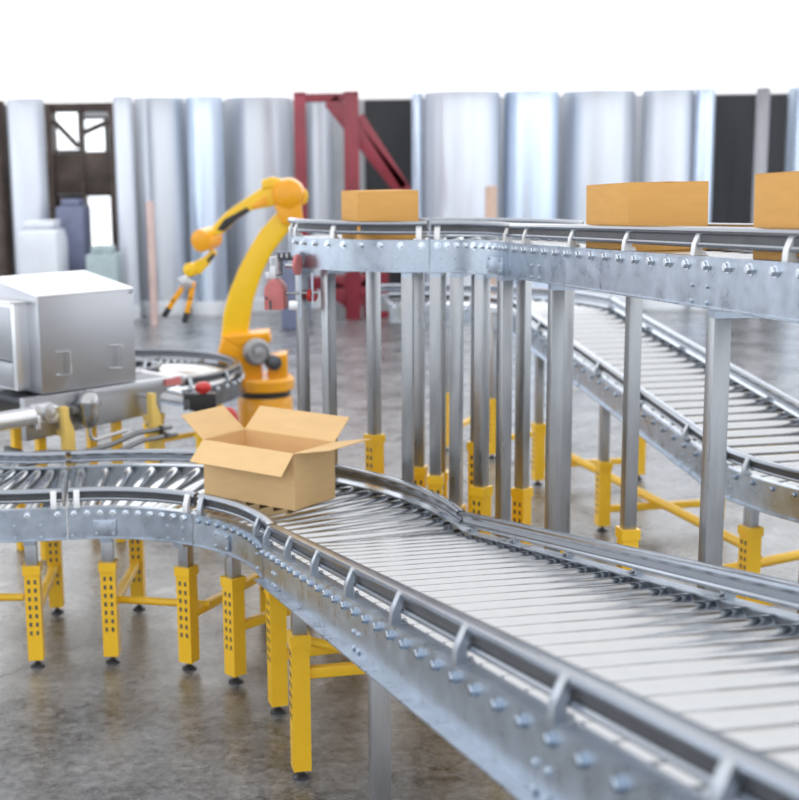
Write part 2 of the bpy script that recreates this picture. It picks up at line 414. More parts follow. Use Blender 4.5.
def up_stand(label, mod, u, slF, slB, uB=None, single=False, fo=.036):
    uB = u if uB is None else uB
    return stand(label, lp(mod, u, fo), lp(mod, uB, UW - .036), mod.P(u - (.04 if mod is uM else 0), .036, -UH).z - .001, mod.P(uB - (.04 if mod is uM else 0), UW - .036, -UH).z - .001, slF, mod.head(u), slB=slB,
                 sz=.080, ps=.062, brace=.33, group=G3, nm='tall_stand', single=single)
up_stand('single tall grey post at the drive motor end of the high conveyor', uL, 1.22, .75, .75, single=True)
up_stand('tall stand of grey posts right of the pink guard, left of the smallest carton', uL, .93, .85, 1.09, fo=.085)
up_stand('tall stand of grey posts under the right side of the smallest carton', uL, .235, .88, .93)
up_stand('tall stand with a yellow front sleeve at the joint of the two high curves', uA, .16, .97, .90)
up_stand('tall stand of grey posts left of the cover plate of the high curve', uA, .42, .80, 1.09)
up_stand('tall stand with two yellow sleeves in the middle of the high curve', uA, .77, .93, .85)
up_stand('tall stand of grey posts under the end of the high curve', uA, 1.17, .66, .62)
up_stand('tall stand under the near carton of the high straight conveyor, left pair of posts', uM, .685, .78, .93)
up_stand('tall stand of thick looking posts nearest the right edge', uM, 2.41, .90, .93)

# drive at the end of the high line
dr = thing('drive_unit', 'small conveyor drive with faded pink guard at the end of the high conveyor', 'motor', (-.20, 7.86, 2.0))
def dpt(px, py, Y=7.86): return Vector(((px - 323.4) * .00596, Y, 2.70 - (py - 162) * .00596 + .0))
b = MB(); c0 = dpt(283, 268)
b.lathe([(.036, 0), (.042, .008), (.042, .10), (.036, .108)], (c0.x - .02, 7.86, 2.055), (0, 0, 1), 18)
part('motor_body', b, M['stain'], dr)
b = MB(); b.box((-.28, 7.84, 2.065), (.035, .10, .10)); b.box((-.31, 7.84, 2.05), (.03, .05, .05)); part('terminal_box', b, M['silver'], dr, bevel=.004)
b = MB()
for i in range(3): b.box((-.245 + .03 * i, 7.83, 2.175), (.018, .05, .03))
b.box((-.215, 7.95, 2.150), (.10, .26, .02)); part('motor_mount', b, M['dkmetal'], dr, bevel=.003)
b = MB(); b.cyl((-.205, 7.80, 2.115), (-.11, 7.76, 2.115), .014, 12); part('drive_shaft', b, M['chrome'], dr)
b = MB(); b.lathe([(.056, 0), (.060, .004), (.060, .018), (.044, .022), (.026, .022)], (-.145, 7.72, 2.125), (.93, -.36, 0), 28); part('pulley', b, M['pink'], dr, label='dull red pulley disc')
b = MB()
poly = [(.075 * cos(a), .075 * sin(a)) for a in [i * pi / 10 for i in range(11)]] + [(-.075, -.10), (.075, -.10)]
b.prism(poly, lambda x, y, t: (-.265 + x * .75 + t * .2, 7.80 + t, 1.965 + y), -.06, .06)
part('belt_guard', b, M['pink'], dr, bevel=.008, label='faded pink rounded guard')
b = MB(); b.box((-.296, 7.735, 1.895), (.012, .004, .055)); b.cyl((-.318, 7.735, 1.935), (-.318, 7.725, 1.935), .008, 10); part('guard_latch', b, M['dkmetal'], dr)
b = MB(); b.cyl((-.22, 7.80, 1.955), (-.02, 7.80, 1.955), .009, 10); b.cyl((-.13, 7.80, 1.955), (-.115, 7.80, 1.955), .016, 10); part('tension_rod', b, M['rail'], dr)
b = MB(); b.box((-.125, 7.81, 1.965), (.012, .05, .30)); b.box((-.055, 7.81, 1.965), (.012, .05, .20)); part('side_plate', b, M['galv'], dr)
b = MB(); b.box((-.165, 7.79, 1.885), (.055, .05, .05)); part('sensor', b, M['stain_w'], dr, bevel=.006)
b = MB(); b.lathe([(.038, 0), (.038, .03)], (-.068, 7.82, 1.94), (.8, -.6, 0), 24); part('idler_pulley', b, M['red'], dr, label='dark red idler disc')
dr.location.y -= .12

# ------------------------------------------------------------------ the rear inclined line
T0, TSL = 1.4055, -.1151
W3, H3 = .991, .173
TP = (2.293, 7.611, .9278)
G4 = 'roller conveyor sections of the rear line'
tM = Line(TP, T0, TSL, -3.99, -.01)
bl = [x for x in frange(-3.92, -.05, .1595)]
section('conveyor_section', 'sloping roller conveyor behind the tall posts, descending toward the right', tM, W3, H3, .022,
        bl, bl, [-3.249, -2.594, -1.9385, -1.188, -.438], G4, False, rivets=[(u + du, z) for u in (-2.40, -.45) for du in (0, .12) for z in (-.10, -.155)], rr=.034, bolt=BOLTD)
Ro3 = AR + W3
n3 = Vector((sin(T0), cos(T0), 0))
c3 = Vector(TP) + n3 * Ro3
tL = Left(c3.x, c3.y, Ro3, TP[2], T0 - .006, .45)
section('conveyor_section', 'level curve at the foot of the rear sloping conveyor, cut by the right edge', tL, W3, H3, .020,
        frange(T0 - .045, .47, -.080), frange(T0 - .045, .47, -.080), [T0 - .035, T0 - .16, .95, .6], G4, False, bolt=BOLTD, rivets=[(T0 - .05, -.10), (T0 - .05, -.155), (T0 - .10, -.10), (T0 - .10, -.155)])
ptop = tM.P(-4.0)
c3b = ptop - n3 * AR
tR = Right(c3b.x, c3b.y, AR, ptop.z, -.10, T0 - .006)
section('conveyor_section', 'far curve at the top of the rear sloping conveyor, seen between the tall posts', tR, W3, H3, .015,
        frange(T0 - .04, -.08, -.0745), frange(T0 - .04, -.08, -.0745), [1.36, .75, .1], G4, False)
G5 = 'orange stands of the rear line'
def th_stand(label, mod, u, sl=.50, brace=.165):
    dz = .03 if mod is tM else 0
    return stand(label, lp(mod, u, .05), lp(mod, u, W3 - .05), mod.P(u, .05, -H3).z - .002 - (.006 if mod is tM else 0), mod.P(u, W3 - .05, -H3).z - .002 - (.006 if mod is tM else 0), sl, mod.head(u), brace=brace, group=G5)
th_stand('orange stand with a tie bar under the middle of the rear sloping conveyor', tM, -1.86, .52)
th_stand('orange stand under the upper half of the rear sloping conveyor', tM, -3.32, .52)
th_stand('orange stand under the curve at the foot of the rear conveyor, at the right edge', tL, T0 - .17, .62)
th_stand('orange stand farthest back, under the far curve of the rear conveyor', tR, 1.0, .55)
th_stand('orange stand under the near side of the far rear curve', tR, .45, .55)
b = MB(); b.tube([(1.99, 11.35, .226), (2.101, 10.826, .226), (2.41, 9.497, .226), (2.70, 8.28, .226)], .033, 14); b.tube([(2.42, 7.93, .165), (2.70, 8.065, .165), (3.35, 8.40, .165)], .033, 14); b.tube([(2.70, 8.30, .226), (2.74, 8.08, .190)], .024, 14)
solo('tie_bar', b, M['yellow'], 'long round orange tie bar near the floor beneath the rear sloping conveyor', 'bar', (2.35, 9.6, .165))

# ------------------------------------------------------------------ loop conveyor behind the cabinet
LC = (-1.78, 11.75)
lo = Left(LC[0], LC[1], 1.06, .845, -3.5, -.62)
section('conveyor_section', 'dark curved roller conveyor loop between the steel cabinet and the robot', lo, .80, .165, .02,
        frange(-3.45, -.66, .13), frange(-3.45, -.66, .075), frange(-3.4, -.66, .45), None, False, fm='loop', rlm='loop')
G6 = 'yellow legs of the loop conveyor'
for u, lb in ((-.85, 'yellow stand under the front end of the loop conveyor, behind the carton'), (-2.3, 'yellow stand under the far side of the loop conveyor, beside the robot')):
    stand(lb, lp(lo, u, .06), lp(lo, u, .72), .845 - .167, .845 - .167, .45, u, brace=.2, group=G6)

# ------------------------------------------------------------------ cartons
def carton(label, cx, cy, z, ang, L, Wd, h, group):
    root = thing('cardboard_box', label, 'box', (cx, cy, z), group)
    R = Matrix.Rotation(ang, 3, 'Z')
    b = MB(); b.box((cx, cy, z + h / 2), (L, Wd, h), 0, 0, R); part('carton_body', b, M['card'], root, bevel=.003)
    for s in (-1, 1):
        c = R @ Vector((0, s * Wd / 4, 0)) + Vector((cx, cy, z + h + .002))
        b = MB(); b.box(c, (L - .004, Wd / 2 - .003, .004), 0, 0, R); part('top_flap', b, M['card'], root)
    b = MB(); b.box(Vector((cx, cy, z + h + .0045)), (L + .001, .05, .001), 0, 0, R); part('packing_tape', b, M['card_new'], root)
GB = 'closed cartons on the high conveyor'
q = uL.P(.555, UW / 2 + .01); carton('smallest looking closed carton, on the end curve of the high conveyor near the robot', q.x, q.y, UZ - .006, .30, .355, .29, .262, GB)
s = 1.27; q = uM.P(s, UW / 2); zr = q.z - .004
def carton_inc(label, s, L, Wd, h):
    q = uM.P(s, UW / 2 + .005, -.006)
    root = thing('cardboard_box', label, 'box', q, GB)
    d = Vector((cos(UT1), -sin(UT1), USL)).normalized(); n = Vector((sin(UT1), cos(UT1), 0)); k = n.cross(d)
    if k.z < 0: k = -k
    R = Matrix((n, d, k)).transposed()
    b = MB(); b.box(q + k * h / 2, (Wd, L, h), 0, 0, R); part('carton_body', b, M['card'], root, bevel=.003)
    for sg in (-1, 1):
        b = MB(); b.box(q + k * (h + .002) + n * sg * Wd / 4, (Wd / 2 - .003, L - .004, .004), 0, 0, R); part('top_flap', b, M['card'], root)
    b = MB(); b.box(q + k * (h + .0045), (.05, L + .001, .001), 0, 0, R); part('packing_tape', b, M['card_new'], root)
carton_inc('closed carton in the middle of the high straight conveyor', 1.25, .50, .338, .270)
carton_inc('closed carton on the high conveyor, cut by the right edge', 2.85, .54, .338, .270)

# open carton on the low curve
FL = Vector((-.667, 7.174, 0)); FR = Vector((-.158, 6.78, 0)); u = (FR - FL).normalized(); nn = Vector((-u.y, u.x, 0)); LW = (FR - FL).length; DW = .352
z0, z1 = AZ - .006, 1.203; th = .005
ob = thing('open_cardboard_box', 'empty open cardboard box with four spread flaps on the low curve', 'box', (FL + FR) / 2 + nn * DW / 2 + Vector((0, 0, z0)))
def obp(a, b_, z): return FL + u * a + nn * b_ + Vector((0, 0, z))
b = MB()
mid = lambda a, b_, z: obp(a, b_, z)
Ru = Matrix((u, nn, Vector((0, 0, 1)))).transposed()
hh = z1 - z0
b.box(obp(LW / 2, th / 2, z0 + hh / 2), (LW, th, hh), 0, 0, Ru); b.box(obp(LW / 2, DW - th / 2, z0 + hh / 2), (LW, th, hh), 0, 0, Ru)
b.box(obp(th / 2, DW / 2, z0 + hh / 2), (th, DW - 2 * th, hh), 0, 0, Ru); b.box(obp(LW - th / 2, DW / 2, z0 + hh / 2), (th, DW - 2 * th, hh), 0, 0, Ru)
b.box(obp(LW / 2, DW / 2, z0 + th / 2), (LW - 2 * th, DW - 2 * th, th), 0, 0, Ru)
part('carton_body', b, M['card_new'], ob)
def flap(a, c, out, l, ang, taper=.012):
    dv = out * cos(ang) + Vector((0, 0, sin(ang))); e = (c - a).normalized(); nrm = dv.cross(e).normalized() * (th / 2)
    q = [a + e * .001, c - e * .001, c - e * taper + dv * l, a + e * taper + dv * l]
    vs = [p + nrm for p in q] + [p - nrm for p in q]
    b = MB(); b.add(vs, [(0, 1, 2, 3), (7, 6, 5, 4), (0, 4, 5, 1), (1, 5, 6, 2), (2, 6, 7, 3), (3, 7, 4, 0)])
    part('flap', b, M['card_new'], ob)
flap(obp(0, 0, z1), obp(LW, 0, z1), -nn, .150, math.radians(-44), .0)
flap(obp(0, 0, z1), obp(0, DW, z1), -u, .20, math.radians(37), .0)
flap(obp(0, DW, z1), obp(LW, DW, z1), nn, .18, math.radians(39), .0)
flap(obp(LW, 0, z1), obp(LW, DW, z1), u, .245, math.radians(11), .0)

# ------------------------------------------------------------------ steel cabinet machine
PH = .741; mu = Vector((cos(PH), sin(PH), 0)); mn = Vector((-sin(PH), cos(PH), 0)); MF = Vector((-1.907, 8.9, 0))
def mp(a, b_, z): return MF + mu * a + mn * b_ + Vector((0, 0, z))
Rm = Matrix((mu, mn, Vector((0, 0, 1)))).transposed()
cab = thing('steel_cabinet', 'brushed stainless steel cabinet with two handles and a bright sloped top', 'machine', mp(.38, .3, 1.17))
b = MB(); b.prism([(0, 1.172), (0, 1.834), (.627, 1.924), (.627, 1.172)], lambda y, z, a: mp(a, y, z), 0, .769)
part('cabinet_body', b, M['stain'], cab, bevel=.006)
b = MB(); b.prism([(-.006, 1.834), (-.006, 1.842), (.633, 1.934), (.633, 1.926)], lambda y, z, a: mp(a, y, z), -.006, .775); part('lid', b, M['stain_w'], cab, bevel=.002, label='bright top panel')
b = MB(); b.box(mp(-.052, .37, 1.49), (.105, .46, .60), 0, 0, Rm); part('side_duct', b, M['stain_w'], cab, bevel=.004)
b = MB(); b.box(mp(-.107, .38, 1.58), (.006, .38, .36), 0, 0, Rm); part('duct_shutter', b, M['stain'], cab, bevel=.002)
b = MB(); b.box(mp(-.107, .38, 1.29), (.006, .38, .17), 0, 0, Rm); part('duct_shutter', b, M['stain'], cab, bevel=.002)
b = MB(); b.box(mp(-.108, .38, 1.387), (.004, .38, .015), 0, 0, Rm); part('shutter_gap', b, M['dkmetal'], cab)
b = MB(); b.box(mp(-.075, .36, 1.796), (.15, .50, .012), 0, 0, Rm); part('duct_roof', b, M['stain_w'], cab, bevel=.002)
for a0 in (.15, .575):
    b = MB(); b.tube([mp(a0, 0, 1.292), mp(a0, -.045, 1.292), mp(a0 + .004, -.055, 1.300), mp(a0 + .004, -.055, 1.442), mp(a0, -.045, 1.45), mp(a0, 0, 1.45)], .007, 10)
    # bow handle seen edge-on: the grip stands to the right of its two feet
    b = MB(); b.tube([mp(a0 - .035, -.004, 1.295), mp(a0 - .02, -.03, 1.293), mp(a0 + .05, -.04, 1.288), mp(a0 + .06, -.04, 1.298), mp(a0 + .06, -.04, 1.442), mp(a0 + .05, -.04, 1.452), mp(a0 - .02, -.03, 1.455), mp(a0 - .035, -.004, 1.455)], .006, 10)
    part('handle', b, M['chrome'], cab)
b = MB(); b.cyl(mp(.755, .0, 1.815), mp(.755, -.012, 1.815), .012, 12); part('corner_bolt', b, M['chrome'], cab)

bm_ = thing('infeed_belt_bed', 'long stainless belt bed under the steel cabinet, pointing at the red stop button', 'machine', mp(.5, .15, .88))
b = MB(); b.prism([(-.16, .875), (.94, .925), (.94, 1.04), (1.02, 1.09), (1.17, 1.105), (1.185, 1.135), (1.16, 1.168), (-.16, 1.165)], lambda a, z, y: mp(a, y, z), -.035, .03); part('side_plate', b, M['stain'], bm_, bevel=.004)
b = MB(); b.prism([(-.16, .895), (.94, .935), (.94, 1.04), (1.02, 1.09), (1.16, 1.11), (1.16, 1.160), (-.16, 1.160)], lambda a, z, y: mp(a, y, z), .42, .48); part('side_plate', b, M['stain'], bm_, bevel=.004)
b = MB(); b.box(mp(.50, .225, 1.135), (1.28, .40, .03), 0, 0, Rm); part('belt', b, M['dkmetal'], bm_)
b = MB(); b.cyl(mp(1.12, -.045, 1.137), mp(1.12, .45, 1.137), .030, 20); part('nose_roller', b, M['chrome'], bm_)
b = MB(); b.cyl(mp(1.10, -.05, 1.137), mp(1.10, -.036, 1.137), .034, 20); b.box(mp(1.05, -.042, 1.137), (.12, .012, .05), 0, 0, Rm); part('nose_cover', b, M['pink'], bm_, label='dull red end cover')
b = MB(); b.lathe([(.062, 0), (.066, .006), (.066, .03), (.040, .034), (.036, .030), (.012, .034)], mp(.005, -.085, 1.055), tuple(-mn), 28); part('bearing_cap', b, M['silver'], bm_)
b = MB(); b.box(mp(-.05, -.06, 1.06), (.15, .05, .13), 0, 0, Rm); b.box(mp(-.10, -.085, 1.005), (.03, .05, .10), .3, 0, Rm); part('bearing_housing', b, M['stain_w'], bm_, bevel=.012)
b = MB(); b.cyl(mp(-.65, -.075, 1.045), mp(-.12, -.065, 1.05), .062, 28, bev=.006); b.cyl(mp(-.20, -.067, 1.048), mp(-.185, -.067, 1.048), .065, 28); part('drive_roller', b, M['stain_w'], bm_)
for a0 in (.06, .79):
    b = MB(); b.cyl(mp(a0, .0, 1.065), mp(a0, -.10, 1.065), .010, 12); part('mounting_pin', b, M['chrome'], bm_)
for zt, a0, y0 in ((.87, .0, .1), (.89, .62, .1)):
    b = MB(); b.box(mp(a0, .22, .44), (.07, .38, .05), 0, 0, Rm)
    for yy in (.06, .39): b.box(mp(a0, yy, .45), (.06, .06, .90), 0, 0, Rm)
    part('machine_leg', b, M['yellow'], bm_, bevel=.004)

fl = thing('air_filter', 'vase shaped steel filter hanging in front of the belt bed', 'filter', mp(.50, -.09, .9))
c = mp(.285, -.12, 0)
b = MB(); b.lathe([(r_q * 1.12, h_q * 1.05) for r_q, h_q in [(.0, .235), (.025, .234), (.05, .215), (.062, .18), (.066, .165), (.078, .160), (.078, .135), (.066, .130), (.066, .085), (.060, .080), (.058, .03), (.045, .005), (.03, -.008), (.0, -.010)][::-1]], (c.x, c.y, .93), (0, 0, 1), 28); part('bowl', b, M['filter'], fl)
b = MB(); b.lathe([(.016, 0), (.016, .012), (.010, .016)], (c.x, c.y, 1.172), (0, 0, 1), 6); part('top_screw', b, M['chrome'], fl)
b = MB(); b.tube([(c.x, c.y, .925), (c.x, c.y, .875)] + [tuple(Vector((c.x, c.y, 0)) + mu * (.05 - .05 * cos(a)) + Vector((0, 0, .875 - .05 * sin(a)))) for a in (.5, 1.0, 1.57)] + [tuple(Vector((c.x, c.y, .826)) + mu * .3 + Vector((0, 0, .03)))], .014, 12); part('drain_pipe', b, M['silver'], fl)
b = MB(); b.box(mp(.28, -.060, 1.045), (.20, .05, .05), 0, 0, Rm); part('mounting_arm', b, M['stain'], fl, bevel=.004)

for a0 in (.10, .82):
    b = MB(); b.prism([(-.045, .66), (-.045, 1.095), (.0, 1.095), (.0, 1.02), (.045, .92), (.045, .66)], lambda x, z, y: mp(a0 + x * .9, y, z), -.165, -.105)
    b.box(mp(a0, -.07, .90), (.05, .09, .04), 0, 0, Rm)
    part('bracket', b, M['pale_yellow'], bm_, bevel=.003, label='pale yellow upright bracket with a pinned tip')
for z, y0 in ((.80, -.20), (.755, -.26)):
    b = MB(); b.tube([mp(-.7, y0, z + .03), mp(-.1, y0, z + .02), mp(.15, y0, z - .03), mp(.40, y0, z - .01), mp(.62, y0, z + .04), mp(.95, y0 + .05, z + .03)], .018, 12)
    for a1 in (-.3, .85): b.box(mp(a1, y0 / 2, z + .045), (.03, -y0, .03), 0, 0, Rm)
    part('steel_pipe', b, M['pipe'], bm_)

# emergency stop and its red cover
es = thing('emergency_stop', 'black stop button box with red mushroom cap beside the loop conveyor', 'button', (-.915, 9.75, .97))
def ep(px, py, Y=9.75): return ((px - 323.4) * .00762, Y, 2.70 - (py - 165.5) * .00762)
x_, y_, z_ = ep(206, 393)
b = MB(); b.box((x_, 9.75, z_ - .01), (.20, .10, .13)); b.box((x_ - .02, 9.75, z_ - .10), (.10, .06, .09)); part('housing', b, M['black'], es, bevel=.012)
b = MB(); b.lathe([(.030, 0), (.030, .02), (.058, .022), (.062, .035), (.058, .06), (.040, .074), (.0, .08)], (x_ + .005, 9.72, z_ + .062), (0, -.25, 1), 28); part('mushroom_cap', b, M['red'], es, label='red mushroom cap')
b = MB(); b.box((x_ - .10, 9.75, z_ + .035), (.08, .05, .05)); part('switch_arm', b, M['dkmetal'], es, bevel=.006)
b = MB(); b.box((x_ - .02, 9.76, (z_ - .16) / 2), (.05, .05, z_ - .16)); part('pole', b, M['yellow'], es)
x_, y_, z_ = ep(228, 418, 9.95)
rc = thing('signal_lamp', 'dark red rounded lamp peeking above the left flap of the open carton', 'lamp', (x_, 9.95, 0))
b = MB(); b.lathe([(.075, 0), (.078, .07), (.066, .12), (.035, .15), (0, .158)], (x_, 9.95, z_ - .06), (0, 0, 1), 24); part('lamp_dome', b, M['red'], rc)
b = MB(); b.cyl((x_, 9.95, 0), (x_, 9.95, z_ - .058), .03, 12); part('pole', b, M['dkmetal'], rc)

# ------------------------------------------------------------------ robot arm
RY = 12.6; K = .00948
def rp(px, py): return ((px + 4.0 * min(1, max(0, (340 - py) / 60)) - 323.4) * K, 2.70 - (py - 164.3) * K)
rb = thing('robot_arm', 'orange industrial robot arm with a two finger gripper reaching left', 'robot', (-.57, RY, 0))
bx_ = -.56
b = MB(); b.lathe([(.30, 0), (.30, .10), (.265, .14), (.265, .46), (.25, .50)], (bx_, RY, 0), (0, 0, 1), 36); part('base', b, M['robot'], rb)
b = MB(); b.lathe([(.245, .495), (.245, .555)], (bx_, RY, 0), (0, 0, 1), 36); part('bearing_ring', b, M['black'], rb, label='black ring')
b = MB(); b.lathe([(.24, .55), (.285, .57), (.285, .66), (.26, .69), (.10, .70)], (bx_, RY, 0), (0, 0, 1), 36); part('turntable', b, M['robot'], rb)
def plate(poly, y0, y1, m, name, bev=.02, label=None):
    b = MB(); b.prism([rp(*q) for q in poly], lambda x, z, y: (x, y, z), RY + y0, RY + y1)
    return part(name, b, m, rb, bevel=bev, label=label, seg=3)
plate([(221, 380), (218, 352), (222, 338), (232, 330), (258, 331), (272, 334), (272, 340), (262, 346), (262, 392), (226, 390)], -.16, .10, M['robot'], 'shoulder_housing', .03)
plate([(222, 334), (270, 330), (270, 336), (240, 344)], -.17, .17, M['robot'], 'shoulder_cap', .015)
plate([(268, 392), (268, 356), (288, 352), (288, 392)], -.15, .15, M['robot'], 'motor_block', .02)
b = MB(); x_, z_ = rp(255, 349); b.lathe([(.125, 0), (.13, .02), (.13, .06), (.115, .07), (.115, .11), (.095, .12), (.09, .10), (.05, .10), (.05, .125), (.02, .13)], (x_ + .01, RY - .15, z_), (.35, -1, 0), 32); part('gearbox', b, M['gear'], rb, label='grey round gearbox')
b = MB(); b.lathe([(.07, 0), (.07, .10), (.04, .12)], (rp(272, 356)[0], RY - .15, rp(272, 360)[1]), (.4, -1, 0), 20); part('motor', b, M['dkmetal'], rb)
plate([(221, 342), (223, 312), (228, 290), (238, 266), (247, 250), (259, 231), (272, 217), (284, 206), (300, 206), (297, 217), (286, 233), (271, 252), (260, 273), (252, 300), (247, 342)], -.10, .10, M['robot_y'], 'lower_arm', .03, 'bright yellow lower arm')
x_, z_ = rp(288, 195)
b = MB(); b.lathe([(.09, -.17), (.135, -.15), (.150, -.10), (.150, .10), (.135, .15), (.09, .17)], (x_, RY, z_), (0, 1, 0), 32); part('elbow', b, M['robot'], rb)
plate([(262, 181), (272, 178), (281, 180), (281, 188), (262, 190)], -.10, .10, M['robot_y'], 'elbow_cap', .015)
plate([(294, 196), (305, 190), (308, 196), (306, 204), (296, 208)], -.05, .05, M['robot_y'], 'elbow_plug', .01)
plate([(274, 206), (300, 200), (302, 222), (282, 224)], -.15, .15, M['robot'], 'elbow_lug', .015)
plate([(208, 236), (214, 224), (226, 212), (250, 196), (266, 186), (282, 181), (292, 200), (270, 207), (252, 210), (236, 220), (222, 233)], -.09, .09, M['robot_y'], 'forearm', .02)
plate([(217, 229), (224, 219), (247, 207), (250, 211), (237, 219), (224, 230)], -.098, -.08, M['black'], 'forearm_recess', .004, 'dark recessed panel')
plate([(252, 205), (266, 196), (268, 204), (254, 209)], -.102, -.08, M['robot'], 'forearm_cover', .006)
x_, z_ = rp(206, 238)
b = MB(); b.lathe([(.08, -.12), (.105, -.11), (.105, .11), (.08, .12)], (x_, RY - .02, z_), (.55, 1, .12), 28); part('wrist', b, M['robot'], rb)
plate([(211, 247), (216, 252), (207, 264), (199, 272), (190, 275), (184, 268), (192, 261), (204, 255)], -.055, .055, M['robot_y'], 'hand_link', .015)
plate([(206, 258), (213, 251), (214, 255), (207, 262)], -.06, -.05, M['black'], 'hand_recess', .003)
x_, z_ = rp(190, 268); b = MB(); b.lathe([(.05, -.07), (.065, -.06), (.065, .06), (.05, .07)], (x_, RY, z_), (.3, 1, 0), 24); part('hand', b, M['robot_y'], rb)
x_, z_ = rp(184, 281); b = MB(); b.box((x_, RY, z_), (.10, .10, .13), 0, 0, Matrix.Rotation(-.5, 3, 'Y')); b.cyl((x_ - .02, RY - .07, z_), (x_ - .02, RY + .07, z_), .025, 14)
part('gripper_body', b, M['silver'], rb, bevel=.01)
for nm_, pts in (('finger', [(181, 286), (172, 299), (168, 306)]), ('finger', [(191, 282), (189, 297), (186, 311)])):
    b = MB()
    for q0, q1 in zip(pts[:-1], pts[1:]):
        p0 = Vector((rp(*q0)[0], RY, rp(*q0)[1])); p1 = Vector((rp(*q1)[0], RY, rp(*q1)[1])); d = p1 - p0
        b.box((p0 + p1) / 2, (.05, .07, d.length + .03), 0, 0, d.to_track_quat('Z', 'Y').to_matrix() @ Matrix.Rotation(pi / 2, 3, 'Z'))
    fg = part(nm_, b, M['robot'], rb, bevel=.006)
    p0 = Vector((rp(*pts[-1])[0], RY, rp(*pts[-1])[1])); d = (p0 - Vector((rp(*pts[-2])[0], RY, rp(*pts[-2])[1]))).normalized()
    b = MB(); b.box(p0 + d * .05, (.055, .08, .10), 0, 0, d.to_track_quat('Z', 'Y').to_matrix() @ Matrix.Rotation(pi / 2, 3, 'Z')); part('finger_pad', b, M['black'], fg, bevel=.006)

# ------------------------------------------------------------------ the hall
XL, XR, YN, YF, ZC = -13.0, 17.0, -7.0, 26.0, 3.87
struct('floor', MB().box(((XL + XR) / 2, (YN + YF) / 2, -.1), (XR - XL, YF - YN, .2)), M['floor'])
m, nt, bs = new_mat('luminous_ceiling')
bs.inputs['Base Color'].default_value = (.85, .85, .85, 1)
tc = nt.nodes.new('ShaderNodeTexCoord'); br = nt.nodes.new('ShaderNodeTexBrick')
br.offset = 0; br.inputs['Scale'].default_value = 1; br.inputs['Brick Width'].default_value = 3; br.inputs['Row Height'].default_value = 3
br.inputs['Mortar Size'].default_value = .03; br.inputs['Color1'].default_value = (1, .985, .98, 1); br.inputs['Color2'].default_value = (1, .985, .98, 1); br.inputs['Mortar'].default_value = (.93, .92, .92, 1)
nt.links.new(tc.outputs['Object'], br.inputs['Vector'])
nt.links.new(br.outputs['Color'], bs.inputs['Emission Color']); bs.inputs['Emission Strength'].default_value = 0.95  # glow spread over the whole unseen ceiling, added as soft overhead light
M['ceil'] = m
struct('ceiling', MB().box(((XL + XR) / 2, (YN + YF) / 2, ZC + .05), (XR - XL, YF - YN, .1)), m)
M['wall'] = mat('pale_wall_panel', (.60, .63, .67), 0, .55, .08, 1.2)
M['wall_side'] = mat('side_wall_panel', (.62, .65, .70), 0, .5, .06, 1.0)
M['dark'] = mat('dark_bay', (.035, .037, .042), 0, .55, .3, 1.5, stretch=(4, 1, .3))
M['brown'] = mat('brown_machinery', (.085, .062, .052), .2, .5, .5, 3)
M['redframe'] = mat('crimson_paint', (.17, .012, .025), 0, .4, .25, 2)
struct('wall_back', MB().box(((XL + XR) / 2, YF + .1, ZC / 2), (XR - XL, .2, ZC)), M['wall'])
struct('wall_left', MB().box((XL - .1, (YN + YF) / 2, ZC / 2), (.2, YF - YN, ZC)), M['wall_side'])
struct('wall_right', MB().box((XR + .1, (YN + YF) / 2, ZC / 2), (.2, YF - YN, ZC)), M['wall_side'])
KB = 1330.
def bgx(px, Y): return (px - 321.0) / KB * (Y * .984 + .2)
def bgz(py, Y): return 2.7 - (py - 164) / KB * (Y * .984 + .2)
# dark door leaves / bays in the back wall
for k, (x0, x1) in enumerate(((366, 412), (712, 752), (764, 784), (-60, 12))):
    a, c = bgx(x0, 25.9), bgx(x1, 25.9)
    struct('door_%d' % (k + 1), MB().box(((a + c) / 2, 25.94, 1.92), (c - a, .1, 3.84)), M['dark'])
M['side_glow'] = emit('added_side_glow', (.90, .95, 1.0), 1.6)  # added glow from both sides, brightens tanks and back wall
M['win'] = emit('daylit_glass', (.92, .96, 1.0), 1.3)
for k, (x0, x1, y0, y1) in enumerate(((88, 113, 193, 247), (60, 84, 110, 150), (88, 110, 118, 152))):
    a, c = bgx(x0, 25.9), bgx(x1, 25.9); zt, zb_ = bgz(y0, 25.9), bgz(y1, 25.9)
    w_ = struct('window_%d' % (k + 1), MB().box(((a + c) / 2, 25.93, (zt + zb_) / 2), (c - a, .05, zt - zb_)), M['win'])
    f = MB()
    for xx in (a, c): f.box((xx, 25.92, (zt + zb_) / 2), (.05, .08, zt - zb_ + .05))
    for zz in (zt, zb_): f.box(((a + c) / 2, 25.92, zz), (c - a + .05, .08, .05))
    part('window_frame', f, M['brown'], w_)
k = 4
for X_, sg in ((XL, 1), (XR, -1)):  # unseen side windows and frames, made up to carry the added glow
    for y0 in (2, 7, 12, 17, 22):
        w_ = struct('window_%d' % k, MB().box((X_ + sg * .03, y0 + 1.6, 2.2), (.04, 3.4, 2.9)), M['side_glow']); k += 1
        f = MB()
        for yy in (y0 - .1, y0 + 1.6, y0 + 3.3): f.box((X_ + sg * .04, yy, 2.2), (.07, .08, 2.98))
        for zz in (.75, 2.2, 3.65): f.box((X_ + sg * .04, y0 + 1.6, zz), (.07, 3.48, .08))
        part('window_frame', f, M['white_steel'], w_)
